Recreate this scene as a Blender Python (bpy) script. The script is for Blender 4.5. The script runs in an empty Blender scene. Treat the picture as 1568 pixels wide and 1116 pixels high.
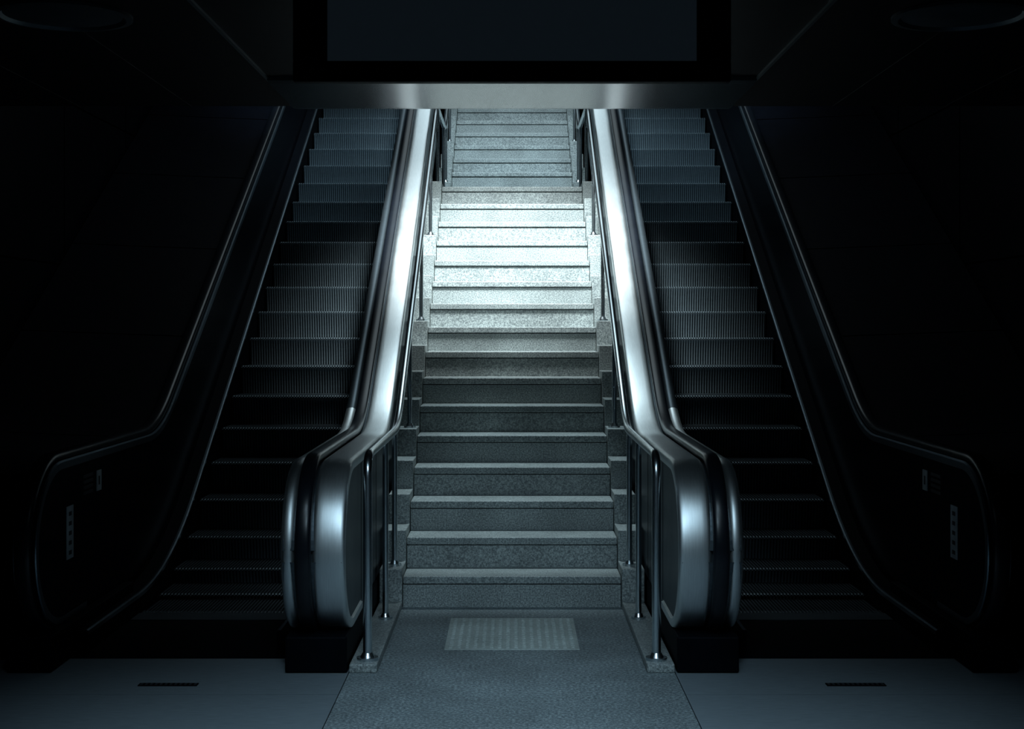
import bpy, bmesh, math
from math import sin, cos, pi, sqrt
from mathutils import Vector
scene = bpy.context.scene
scene.view_settings.view_transform = 'Standard'

# ---------------------------------------------------------------- materials
def new_mat(name):
    m = bpy.data.materials.new(name); m.use_nodes = True
    nt = m.node_tree; b = nt.nodes['Principled BSDF']
    return m, nt, b
def coords(nt, scale=(1,1,1)):
    tc = nt.nodes.new('ShaderNodeTexCoord'); mp = nt.nodes.new('ShaderNodeMapping')
    mp.inputs['Scale'].default_value = scale
    nt.links.new(tc.outputs['Object'], mp.inputs['Vector']); return mp.outputs['Vector']
def noise(nt, vec, scale, detail=4, rough=.6):
    n = nt.nodes.new('ShaderNodeTexNoise'); n.inputs['Scale'].default_value = scale
    n.inputs['Detail'].default_value = detail; n.inputs['Roughness'].default_value = rough
    nt.links.new(vec, n.inputs['Vector']); return n.outputs['Fac']
def ramp(nt, fac, stops):
    r = nt.nodes.new('ShaderNodeValToRGB'); e = r.color_ramp.elements
    e[0].position, e[0].color = stops[0][0], (*stops[0][1], 1)
    e[1].position, e[1].color = stops[-1][0], (*stops[-1][1], 1)
    for p, c in stops[1:-1]:
        x = e.new(p); x.color = (*c, 1)
    nt.links.new(fac, r.inputs['Fac']); return r.outputs['Color']
def bump(nt, b, h, strength, dist=.01):
    n = nt.nodes.new('ShaderNodeBump'); n.inputs['Strength'].default_value = strength
    n.inputs['Distance'].default_value = dist
    nt.links.new(h, n.inputs['Height']); nt.links.new(n.outputs['Normal'], b.inputs['Normal'])
def speckle(name, lo, mid, hi, rough=.55, sc=130, bs=.25):
    m, nt, b = new_mat(name); v = coords(nt)
    f = noise(nt, v, sc, 3, .7); g = noise(nt, v, 2.5, 5, .6)
    c1 = ramp(nt, f, [(.36, lo), (.5, mid), (.64, hi)])
    c2 = ramp(nt, g, [(.3, (.62,.62,.62)), (.7, (1,1,1))])
    mx = nt.nodes.new('ShaderNodeMix'); mx.data_type = 'RGBA'; mx.blend_type = 'MULTIPLY'
    mx.inputs['Factor'].default_value = 1
    nt.links.new(c1, mx.inputs['A']); nt.links.new(c2, mx.inputs['B'])
    nt.links.new(mx.outputs['Result'], b.inputs['Base Color'])
    b.inputs['Roughness'].default_value = rough
    bump(nt, b, f, bs, .004); return m
def metal(name, col, rough, metallic=1.0, brush=(3,3,90), var=.12, bs=.03):
    m, nt, b = new_mat(name); v = coords(nt, brush)
    f = noise(nt, v, 6, 4, .6)
    lo = tuple(c*(1-var) for c in col); hi = tuple(min(1,c*(1+var)) for c in col)
    nt.links.new(ramp(nt, f, [(.3, lo), (.7, hi)]), b.inputs['Base Color'])
    b.inputs['Metallic'].default_value = metallic
    v2 = coords(nt); g = noise(nt, v2, 3, 4)
    mr = nt.nodes.new('ShaderNodeMapRange')
    mr.inputs['To Min'].default_value = rough*.8; mr.inputs['To Max'].default_value = rough*1.25
    nt.links.new(g, mr.inputs['Value']); nt.links.new(mr.outputs['Result'], b.inputs['Roughness'])
    bump(nt, b, f, bs, .002); return m
def plain(name, col, rough=.5, metallic=0, var=.25, sc=8, spec=.5):
    m, nt, b = new_mat(name); v = coords(nt); f = noise(nt, v, sc)
    nt.links.new(ramp(nt, f, [(.3, tuple(c*(1-var) for c in col)), (.7, tuple(c*(1+var) for c in col))]), b.inputs['Base Color'])
    b.inputs['Roughness'].default_value = rough; b.inputs['Metallic'].default_value = metallic
    b.inputs['Specular IOR Level'].default_value = spec
    return m

GRAN = speckle('granite_step', (.14,.165,.172), (.31,.35,.348), (.56,.61,.60), .5, 115, .18)
GRANF = speckle('granite_floor', (.085,.11,.125), (.19,.235,.25), (.42,.48,.50), .6, 75, .2)
TACT = speckle('tactile_stone', (.44,.50,.48), (.52,.58,.56), (.6,.66,.64), .6, 60)
PLANK = metal('floor_plate', (.165,.20,.225), .5, .1, (2,40,2), .25, .05)
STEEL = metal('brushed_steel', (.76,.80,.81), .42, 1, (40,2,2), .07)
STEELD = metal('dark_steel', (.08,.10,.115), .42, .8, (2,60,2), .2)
TUBE = metal('tube_steel', (.60,.66,.69), .25, 1, (20,20,20), .05)
SOFF = plain('soffit_panel', (.020,.027,.031), .25, 0, .2, 3, .12)
RIB = metal('escalator_ribbed_aluminium', (.21,.265,.295), .45, .6, (2,2,40), .1)
RUB = plain('handrail_rubber', (.006,.008,.012), .3, spec=.4)
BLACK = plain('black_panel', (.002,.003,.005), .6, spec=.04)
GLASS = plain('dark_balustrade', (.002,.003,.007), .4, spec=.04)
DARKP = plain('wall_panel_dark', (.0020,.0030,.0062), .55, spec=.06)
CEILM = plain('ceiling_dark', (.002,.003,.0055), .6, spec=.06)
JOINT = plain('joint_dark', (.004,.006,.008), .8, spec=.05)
LABEL = plain('label_white', (.7,.75,.78), .5)
LABELD = plain('label_grey', (.05,.06,.07), .5)
SIGN = plain('sign_screen', (.016,.024,.032), .5)
_b = SIGN.node_tree.nodes['Principled BSDF']
_b.inputs['Emission Color'].default_value=(.45,.72,1,1); _b.inputs['Emission Strength'].default_value=.0065
LAMPM = plain('lamp_diffuser', (.03,.04,.05), .4)
RIM = metal('track_aluminium', (.25,.31,.36), .3, 1, (10,10,10), .05)

# ---------------------------------------------------------------- mesh helpers
class MB:
    def __init__(s): s.v=[]; s.f=[]; s.m=[]
    def box(s, x0,x1,y0,y1,z0,z1,mi=0):
        if x0>x1: x0,x1=x1,x0
        i=len(s.v)
        s.v += [(x0,y0,z0),(x1,y0,z0),(x1,y1,z0),(x0,y1,z0),(x0,y0,z1),(x1,y0,z1),(x1,y1,z1),(x0,y1,z1)]
        for q in ((0,3,2,1),(4,5,6,7),(0,1,5,4),(1,2,6,5),(2,3,7,6),(3,0,4,7)):
            s.f.append(tuple(i+a for a in q)); s.m.append(mi)
    def sweep(s, path, prof, sx=1, closed=False, mi=0, caps=True):
        n=len(path); p=len(prof); i0=len(s.v)
        for i,(y,z) in enumerate(path):
            a=path[max(0,i-1)]; b=path[min(n-1,i+1)]
            t=Vector((b[0]-a[0], b[1]-a[1])).normalized(); nn=(-t.y,t.x)
            for (x,o) in prof: s.v.append((sx*x, y+nn[0]*o, z+nn[1]*o))
        for i in range(n-1):
            for j in range(p if closed else p-1):
                j2=(j+1)%p
                s.f.append((i0+i*p+j,i0+i*p+j2,i0+(i+1)*p+j2,i0+(i+1)*p+j)); s.m.append(mi)
        if closed and caps:
            s.f.append(tuple(i0+j for j in range(p))); s.m.append(mi)
            s.f.append(tuple(i0+(n-1)*p+j for j in range(p))); s.m.append(mi)
    def columns(s, ds, top, bot, x0, x1, mi=0):
        i0=len(s.v)
        for d in ds:
            s.v += [(x0,d,bot(d)),(x0,d,top(d)),(x1,d,top(d)),(x1,d,bot(d))]
        for i in range(len(ds)-1):
            a=i0+4*i; b=a+4
            for j in range(4):
                k=(j+1)%4
                s.f.append((a+j,a+k,b+k,b+j)); s.m.append(mi)
        s.f.append((i0,i0+1,i0+2,i0+3)); s.m.append(mi)
        e=len(s.v)-4
        s.f.append((e,e+1,e+2,e+3)); s.m.append(mi)
    def cyl(s, x,y,z0,z1,r,mi=0,n=24,r1=None):
        r1=r if r1 is None else r1
        i0=len(s.v)
        for k in range(n):
            a=2*pi*k/n
            s.v.append((x+r*cos(a),y+r*sin(a),z0)); s.v.append((x+r1*cos(a),y+r1*sin(a),z1))
        for k in range(n):
            k2=(k+1)%n
            s.f.append((i0+2*k,i0+2*k2,i0+2*k2+1,i0+2*k+1)); s.m.append(mi)
        s.f.append(tuple(i0+2*k for k in range(n))); s.m.append(mi)
        s.f.append(tuple(i0+2*k+1 for k in range(n))); s.m.append(mi)
    def make(s, name, mats, parent=None, smooth=False, bevel=0, loc=None):
        me=bpy.data.meshes.new(name); me.from_pydata(s.v,[],s.f)
        for m in (mats if isinstance(mats,list) else [mats]): me.materials.append(m)
        for p,mi in zip(me.polygons,s.m): p.material_index=mi
        bm=bmesh.new(); bm.from_mesh(me)
        bmesh.ops.recalc_face_normals(bm, faces=bm.faces); bm.to_mesh(me); bm.free()
        if smooth:
            for p in me.polygons: p.use_smooth=True
            me.set_sharp_from_angle(angle=math.radians(38))
        o=bpy.data.objects.new(name,me); scene.collection.objects.link(o)
        if parent: o.parent=parent
        if bevel:
            b=o.modifiers.new('bevel','BEVEL'); b.width=bevel; b.segments=2; b.limit_method='ANGLE'
        return o
def empty(name, loc=(0,0,0)):
    e=bpy.data.objects.new(name,None); e.empty_display_size=.2
    scene.collection.objects.link(e); return e
def circ(x,r,n=16): return [(x+r*cos(2*pi*k/n), r*sin(2*pi*k/n)) for k in range(n)]
def bez(a,c,b,n=10):
    return [((1-t)**2*a[0]+2*t*(1-t)*c[0]+t*t*b[0], (1-t)**2*a[1]+2*t*(1-t)*c[1]+t*t*b[1]) for t in [i/n for i in range(n+1)]]

YEND = 17.6
# ---------------------------------------------------------------- staircase
T,R,Y0 = .30,.175,8.1
HW=.612
steps=[]
for k in range(16): steps.append((Y0+T*k, R*(k+1), T if k<15 else 1.8))
for j in range(11): steps.append((14.4+T*j, 2.8+R*(j+1), T if j<10 else .4))
stair=empty('staircase')
tr=MB(); ri=MB(); bl=MB()
for (y,z,dep) in steps:
    tr.box(-HW,HW,y-.008,y+dep+.01,z-.042,z)
    ri.box(-HW,HW,y+.004,y+dep+.05,z-R-.0,z-.048)
    for s in (-1,1):
        bl.box(s*(HW+.004),s*.742,y-.035,y+dep-.037,z-.30,z+.045)
tr.make('treads',GRAN,stair,bevel=.005)
ri.make('risers',GRAN,stair)
jb=MB()
for (y,z,dep) in steps: jb.box(-HW,HW,y+.015,y+dep,z-.050,z-.041)
jb.make('tread_joints',JOINT,stair)
bl.make('side_blocks',GRAN,stair,bevel=.004)
pl=MB()
for s in (-1,1):
    pl.box(s*.616,s*.742,6.56,8.06,0,.04)
pl.make('entry_curbs',GRAN,stair,bevel=.006)

# ---------------------------------------------------------------- stair handrails
def stair_rail(s):
    e=empty('stair_handrail')
    X=.667; zr=.984
    path=[(6.65,.045),(6.65,.5),(6.65,.88)]+bez((6.65,.88),(6.65,zr),(6.77,zr),8)[1:]
    path+=[(7.3,zr),(8.15,zr)]+bez((8.15,zr),(8.38,zr),(8.6,zr+.22*.583),8)[1:]
    zl=zr+.583*(12.75-8.38)
    path+=[(10.5,zr+.583*(10.5-8.38)),(12.55,zl-.2*.583)]+bez((12.55,zl-.2*.583),(12.75,zl),(12.95,zl),8)[1:]
    path+=[(14.1,zl)]+bez((14.1,zl),(14.3,zl),(14.5,zl+.2*.583),8)[1:]+[(17.2,zl+.583*2.9)]
    m=MB(); m.sweep(path,circ(X,.021,18),s,closed=True); m.make('rail',TUBE,e,smooth=True)
    def zrail(y):
        if y<8.38: return zr
        if y<12.75: return zr+.583*(y-8.38)
        if y<14.3: return zl
        return zl+.583*(y-14.3)
    p=MB(); f=MB()
    sp=[(7.59,.04),(8.19,R+.045)]
    for k in (4,8,12): sp.append((Y0+T*k+.09,R*(k+1)+.045))
    sp+= [(12.9,2.845),(14.05,2.845)]
    for j in (0,3,6): sp.append((14.4+T*j+.1,2.8+R*(j+1)+.045))
    for (y,z) in sp:
        p.cyl(s*X,y,z,zrail(y)-.01,.0155)
        f.cyl(s*X,y,z,z+.012,.038); f.cyl(s*X,y,z+.012,z+.03,.026,r1=.018)
    f.cyl(s*X,6.65,.04,.054,.05); f.cyl(s*X,6.65,.054,.075,.034,r1=.023)
    p.make('posts',TUBE,e,smooth=True); f.make('post_flanges',TUBE,e,smooth=True)
for s in (-1,1): stair_rail(s)

# ---------------------------------------------------------------- escalators
CY,CZ,CR=6.86,.55,.40
ZT=CZ+CR
KY=8.82
def zt(d):
    if d<CY: return CZ+sqrt(max(0,CR*CR-(d-CY)**2))
    a,b=8.5,9.14
    if d<=a: return ZT
    if d>=b: return ZT+.577*(d-KY)
    u=(d-a)/(b-a); return ZT+.577*(b-a)*u*u/2
def zs(d):
    L=1.407; ds=7.893+.03
    if d<ds: return 0.0
    if d<ds+L: return .205*(d-ds)**2
    return .406+.577*(d-ds-L)
def rail_path():
    p=[(7.25,CZ-CR),(7.05,CZ-CR)]
    for i in range(0,33):
        a=-pi/2-pi*i/32
        p.append((CY+CR*cos(a),CZ+CR*sin(a)))
    d=7.0
    while d<8.45: p.append((d,zt(d))); d+=.25
    d=8.5
    while d<9.2: p.append((d,zt(d))); d+=.04
    while d<YEND: p.append((d,zt(d))); d+=.5
    p.append((YEND,zt(YEND)))
    return p
RP=rail_path()
def newel_ds(d0=CY-CR):
    ds=[CY-CR*cos(a*pi/2/14) for a in range(15)]
    d=7.0
    while d<8.4: ds.append(d); d+=.2
    d=8.5
    while d<9.2: ds.append(d); d+=.05
    while d<YEND: ds.append(d); d+=.4
    ds.append(YEND); return ds
def lowb(d):
    if d<CY: return CZ-sqrt(max(0,CR*CR-(d-CY)**2))
    return CZ-CR if d<8.3 else max(CZ-CR, CZ-CR+.577*(d-8.9))
def skirt_path(o):
    p=[]; d=6.95
    while d<YEND: p.append((d,zs(d)+o+.0)); d+=.1
    return p
def escalator(s):
    e=empty('escalator')
    m=MB(); ds=newel_ds()
    sh=.022
    m.columns([max(d,CY-CR+.03) if i==0 else d for i,d in enumerate(ds)], lambda d: zt(d)-sh, lambda d: lowb(d)+.015, s*.765, s*1.03)
    m.make('inner_balustrade_body',STEELD,e)
    m=MB()
    for y in (7.3,8.1,9.6,11.1,12.6,14.1):
        m.box(s*.7635,s*.766,y-.004,y+.004,lowb(y)+.05,zt(y)-.06)
    m.make('cladding_seams',BLACK,e)
    m=MB()
    pr=[(.764,-.052),(.752,-.046),(.7505,-.03),(.7515,-.015),(.755,-.007),(.763,-.002),(.775,0),(.805,.001),(.83,.0015),(.855,.001),(.878,0),(.890,-.004),(.897,-.014),(.899,-.05)]
    m.sweep(RP,pr,s)
    m.make('steel_deck',STEEL,e,smooth=True)
    m=MB()
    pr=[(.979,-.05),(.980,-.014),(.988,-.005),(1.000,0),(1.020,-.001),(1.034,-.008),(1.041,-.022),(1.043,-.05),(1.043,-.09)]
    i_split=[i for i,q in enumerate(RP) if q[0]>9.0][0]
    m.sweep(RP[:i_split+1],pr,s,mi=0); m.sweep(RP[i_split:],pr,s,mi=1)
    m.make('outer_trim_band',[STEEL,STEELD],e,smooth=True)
    def rub(xc,w=.037,h=.022,o=.008):
        return [(xc+w*(abs(cos(a))**.7)*(1 if cos(a)>0 else -1), o+h*(abs(sin(a))**.7)*(1 if sin(a)>0 else -1)) for a in [2*pi*k/20 for k in range(20)]]
    m=MB(); m.sweep(RP,rub(.939),s,closed=True)
    m.make('inner_handrail',RUB,e,smooth=True)
    m=MB(); m.box(s*.752,s*1.035,6.56,8.05,0,.165)
    m.make('newel_base',BLACK,e,bevel=.008)
    SP=skirt_path(.11)
    m=MB(); m.sweep(SP,[(1.045,.0),(1.135,.0),(1.135,-.40),(1.045,-.40)],s,closed=True)
    m.make('inner_skirt',BLACK,e)
    m=MB(); m.sweep(SP,[(1.115,.004),(1.128,.004),(1.137,0),(1.137,-.02)],s)
    m.make('inner_skirt_trim',RIM,e)
    m=MB(); m.sweep(SP,[(2.05,.0),(2.15,.0),(2.15,-.40),(2.05,-.40)],s,closed=True)
    m.make('outer_skirt',BLACK,e)
    m=MB(); m.sweep(SP,[(2.046,-.02),(2.046,0),(2.054,.006),(2.066,.004)],s)
    m.make('outer_skirt_trim',RIM,e)
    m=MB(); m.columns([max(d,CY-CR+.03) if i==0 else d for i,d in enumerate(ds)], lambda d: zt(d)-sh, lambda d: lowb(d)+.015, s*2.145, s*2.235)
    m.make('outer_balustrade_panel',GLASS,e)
    m=MB()
    m.sweep(RP,[(2.140,-.05),(2.140,-.018),(2.148,-.010),(2.156,-.012)],s)
    m.sweep(RP,[(2.232,-.012),(2.242,-.010),(2.25,-.018),(2.25,-.05)],s)
    m.make('outer_handrail_track',RIM,e,smooth=True)
    m=MB(); m.sweep(RP,rub(2.195,.038,.024,.004),s,closed=True)
    m.make('outer_handrail',RUB,e,smooth=True)
    m=MB(); m.box(s*2.10,s*2.30,6.56,8.0,-.0,.165)
    m.make('outer_newel_base',BLACK,e,bevel=.008)
    m=MB()
    m.box(s*2.1405,s*2.1445,6.93,7.03,.455,.71,0)
    for i in range(5): m.box(s*2.1395,s*2.1403,6.955,7.000,.475+i*.047,.495+i*.047,1)
    m.box(s*2.1405,s*2.1445,7.43,7.51,.73,.835,0)
    m.box(s*2.1395,s*2.1403,7.455,7.48,.76,.805,1)
    for i in range(4): m.box(s*2.1405,s*2.1445,7.20,7.36,.735+i*.028,.750+i*.028,1)
    m.make('safety_labels',[LABEL,LABELD],e)
    # ribbed steps
    m=MB(); N=46; x0,x1=1.146,2.040; pitch=(x1-x0)/N; D=.012
    cols=[]
    for i in range(N):
        a=x0+i*pitch
        cols += [(a,0),(a+pitch*.50,0),(a+pitch*.56,D),(a+pitch*.94,D)]
    cols.append((x1,0))
    d0=11.93
    i=-11
    while d0+.36*i < YEND-.4:
        y=d0+.36*i; z=zs(y); zp=zs(y-.36)
        h=z-zp
        rows=[(y+.37,z,0,1),(y+.012,z,0,1),(y,z-.006,-.7,.7)]
        for q in range(1,7):
            t=q/6
            rows.append((y+.002+.03*sin(pi*t*.5), z-.006-(h+.004)*t,-1,0))
        b=len(m.v); nc=len(cols)
        for (ry,rz,ny,nz) in rows:
            for (cx,o) in cols: m.v.append((s*cx, ry-ny*o, rz-nz*o))
        for r_ in range(len(rows)-1):
            for c in range(nc-1):
                m.f.append((b+r_*nc+c,b+r_*nc+c+1,b+(r_+1)*nc+c+1,b+(r_+1)*nc+c)); m.m.append(0 if (c%4==0 and r_>0) else 1)  # grooves coloured dark to paint in the shade between ribs
        i+=1
    m.make('ribbed_steps',[RIB,STEELD],e)
    m=MB(); m.box(s*1.04,s*2.10,6.86,7.72,-.05,.003); m.make('landing_plate',BLACK,e,bevel=.002)
    m=MB(); m.box(s*1.14,s*2.045,7.72,7.90,-.05,.008)
    for i in range(46):
        a=x0+i*pitch; m.box(s*(a+pitch*.6),s*(a+pitch*.92),7.90,7.99,-.03,.006)
    m.make('comb_plate',STEELD,e)
    m=MB(); 
    m.sweep([(6.9,-.3),(7.9,-.3),(9.3,.0),(YEND,zs(YEND)-.45)],[(1.05,0),(2.2,0),(2.2,-.2),(1.05,-.2)],s,closed=True)
    m.make('truss',BLACK,e)
    m=MB()
    segs=[6.98,8.0,8.8]
    d=8.8
    while d<YEND-1: d+=1.15; segs.append(d)
    AX0,AX1=2.262,3.38
    for a,b in zip(segs[:-1],segs[1:]):
        pa=[]
        n=10
        for q in range(n+1):
            d=a+.006+(b-a-.012)*q/n; pa.append((d,zt(d)-.09))
        m.sweep(pa,[(AX0,0),(AX0+.02,.0),(AX0+.5,.02),(AX1,.05),(AX1,-.02),(AX0,-.03)],s,closed=True)
    m.box(s*AX0,s*AX1,6.99,7.02,0,zt(7)-.12)
    m.make('side_apron',DARKP,e)
for s in (-1,1): escalator(s)

# ---------------------------------------------------------------- floor
m=MB()
m.box(-.742,.742,-3,8.2,-.1,0,0)
for s in (-1,1):
    y=6.855; k=0
    while y>-3:
        y1=y-.66 if k else 6.185
        m.box(s*.747,s*3.4,y1+.002,y-.002,-.1,-.001,1); y=y1; k+=1
    m.box(s*.742,s*3.4,-3,6.86,-.15,-.06,2)
    m.box(s*.742,s*3.4,6.86,8.4,-.7,-.55,2)
    m.box(s*.747,s*1.04,6.857,8.2,-.1,-.001,2)
    m.box(s*2.10,s*3.4,6.857,8.2,-.1,-.001,2)
m.box(-3.4,3.4,8.2,18,-.7,-.55,2)
m.make('floor',[GRANF,PLANK,JOINT])
for s in (-1,1):
    m=MB(); m.box(s*1.385,s*1.645,6.325,6.37,-.0005,.003,0)
    for i in range(12): m.box(s*(1.39+i*.0215),s*(1.40+i*.0215),6.332,6.363,.003,.005,1)
    m.make('floor_drain_slot',[BLACK,STEELD])
m=MB(); ty0,ty1=7.03,7.78; tx=.33
m.box(-tx,tx,ty0,ty1,-.0,.004)
for i in range(16):
    for j in range(17):
        x=-tx+.03+i*(2*tx-.06)/15; y=ty0+.03+j*(ty1-ty0-.06)/16
        m.cyl(x,y,.004,.009,.013,n=8,r1=.008)
m.make('tactile_paving',TACT)

# ---------------------------------------------------------------- shell
CE=9.0; CH=2.955
m=MB()
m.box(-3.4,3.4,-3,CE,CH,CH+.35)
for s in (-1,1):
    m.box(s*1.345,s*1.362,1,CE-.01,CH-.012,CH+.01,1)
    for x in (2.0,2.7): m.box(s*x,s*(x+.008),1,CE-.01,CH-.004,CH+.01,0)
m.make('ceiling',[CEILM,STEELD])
m=MB(); m.box(-3.4,3.4,CE,18,7.6,7.8); m.make('ceiling_stairwell',CEILM)
m=MB(); m.box(-3.4,3.4,CE-.2,CE,CH+.36,7.6); m.make('wall_front',CEILM)
m=MB(); m.box(-3.5,3.5,17.9,18,-.5,7.6); m.make('wall_back',CEILM)
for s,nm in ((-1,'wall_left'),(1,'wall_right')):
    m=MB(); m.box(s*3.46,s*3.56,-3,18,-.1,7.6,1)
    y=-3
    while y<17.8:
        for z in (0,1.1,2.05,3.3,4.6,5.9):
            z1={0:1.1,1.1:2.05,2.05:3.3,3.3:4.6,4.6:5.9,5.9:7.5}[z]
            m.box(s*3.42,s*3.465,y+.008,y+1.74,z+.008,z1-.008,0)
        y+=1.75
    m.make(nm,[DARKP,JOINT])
m=MB()
prof=[(7.92,CH-.001),(7.94,CH-.02),(8.0,CH-.028),(8.9,CH-.028),(8.985,CH-.02),(9.0,CH+.04)]
for y,z in prof:
    m.v += [(-1.35,y,z),(1.35,y,z)]
for i in range(len(prof)-1):
    m.f.append((2*i,2*i+1,2*i+3,2*i+2)); m.m.append(0)
for s in (-1,1):
    m.box(s*.58,s*.74,7.84,7.93,CH-.045,CH-.005,0); m.box(s*.62,s*.66,7.80,7.86,CH-.05,CH-.01,0)
m.make('trim_1',SOFF)
sg=empty('hanging_sign')
m=MB(); yf=6.0
m.box(-.914,.914,yf+.01,yf+.07,2.600,CH,0)
m.box(-.914,.914,yf,yf+.012,2.600,2.684,0)
for s in (-1,1): m.box(s*.772,s*.914,yf,yf+.012,2.684,CH,0)
m.make('sign_case',BLACK,sg,bevel=.006)
m=MB(); m.box(-.770,.770,yf+.004,yf+.0098,2.686,CH-.002,0); m.make('sign_face',SIGN,sg)
for s in (-1,1):
    m=MB(); X,Y=s*1.98,6.35
    n=40
    rad=[(.30,CH-.002),(.30,CH-.016),(.27,CH-.02),(.255,CH-.006),(.12,CH-.03),(.02,CH-.035)]
    for r,z in rad:
        for k in range(n): m.v.append((X+r*cos(2*pi*k/n),Y+r*sin(2*pi*k/n),z))
    for i in range(len(rad)-1):
        for k in range(n):
            k2=(k+1)%n
            m.f.append((i*n+k,i*n+k2,(i+1)*n+k2,(i+1)*n+k)); m.m.append(0 if i>=3 else 1)
    m.f.append(tuple((len(rad)-1)*n+k for k in range(n))); m.m.append(0)
    m.make('ceiling_lamp',[LAMPM,STEELD],smooth=True)

# ---------------------------------------------------------------- lights
def look(o,t): o.rotation_euler=(Vector(t)-o.location).to_track_quat('-Z','Y').to_euler()
def spot(name,loc,to,e,size,blend,col,rad=.25):
    l=bpy.data.lights.new(name,'SPOT'); l.energy=e; l.spot_size=math.radians(size); l.spot_blend=blend
    l.color=col; l.shadow_soft_size=rad
    o=bpy.data.objects.new(name,l); o.location=loc; scene.collection.objects.link(o); look(o,to)
def area(name,loc,to,e,sx,sy,col,spread=180):
    l=bpy.data.lights.new(name,'AREA'); l.shape='RECTANGLE'; l.size=sx; l.size_y=sy; l.energy=e; l.color=col
    l.spread=math.radians(spread)
    o=bpy.data.objects.new(name,l); o.location=loc; scene.collection.objects.link(o); look(o,to)
COOL=(.58,.83,1.0)
spot('stair_spotlight',(0,9.85,5.2),(0,11.35,2.2),3200,55,1,(.86,.97,1.0),.35)
spot('lower_tread_fill',(0,9.75,5.2),(0,8.95,.7),620,34,1,(.72,.92,1.0),.2)  # added spot from above that brightens the lower treads
spot('upper_flight_fill',(0,11.6,6.6),(0,15.0,3.3),1100,44,1,(.70,.90,1.0),.3)  # extra unseen spot, added to lift the landing and upper flight
for s in (-1,1):
    spot('escalator_riser_fill',(s*1.6,11.3,6.6),(s*1.65,14.1,3.5),430,42,1,COOL,.4)  # unseen spot added over each escalator to light its risers
    spot('hall_floor_fill',(s*.75,4.8,2.93),(s*.6,5.4,0),115,70,1,COOL,.15)  # unseen pair added to light the floor and newel fronts
spot('front_riser_fill',(0,3.6,2.93),(0,7.6,.35),420,36,1,COOL,.5)  # unseen front spot added for the lower stair risers and newels
area('newel_highlight_fill',(0,4.3,2.93),(0,4.7,0),17,2.2,1.8,COOL,92)  # added overhead source that broadens the highlight on the newel steel
area('deck_reflection_fill',(0,14.1,7.5),(0,14.1,0),42,3.0,6.2,(.74,.92,1.0),100)  # unseen source placed for the steel decks to reflect

w=bpy.data.worlds.new('world'); scene.world=w; w.use_nodes=True
bg=w.node_tree.nodes['Background']; bg.inputs['Color'].default_value=(.2,.4,1,1); bg.inputs['Strength'].default_value=.006

# ---------------------------------------------------------------- camera
c=bpy.data.cameras.new('camera'); c.sensor_width=36; c.sensor_fit='HORIZONTAL'; c.lens=36*2205/1568
c.shift_y=-58/1568
co=bpy.data.objects.new('camera',c); co.location=(0,0,1.578); co.rotation_euler=(pi/2,0,0)
scene.collection.objects.link(co); scene.camera=co
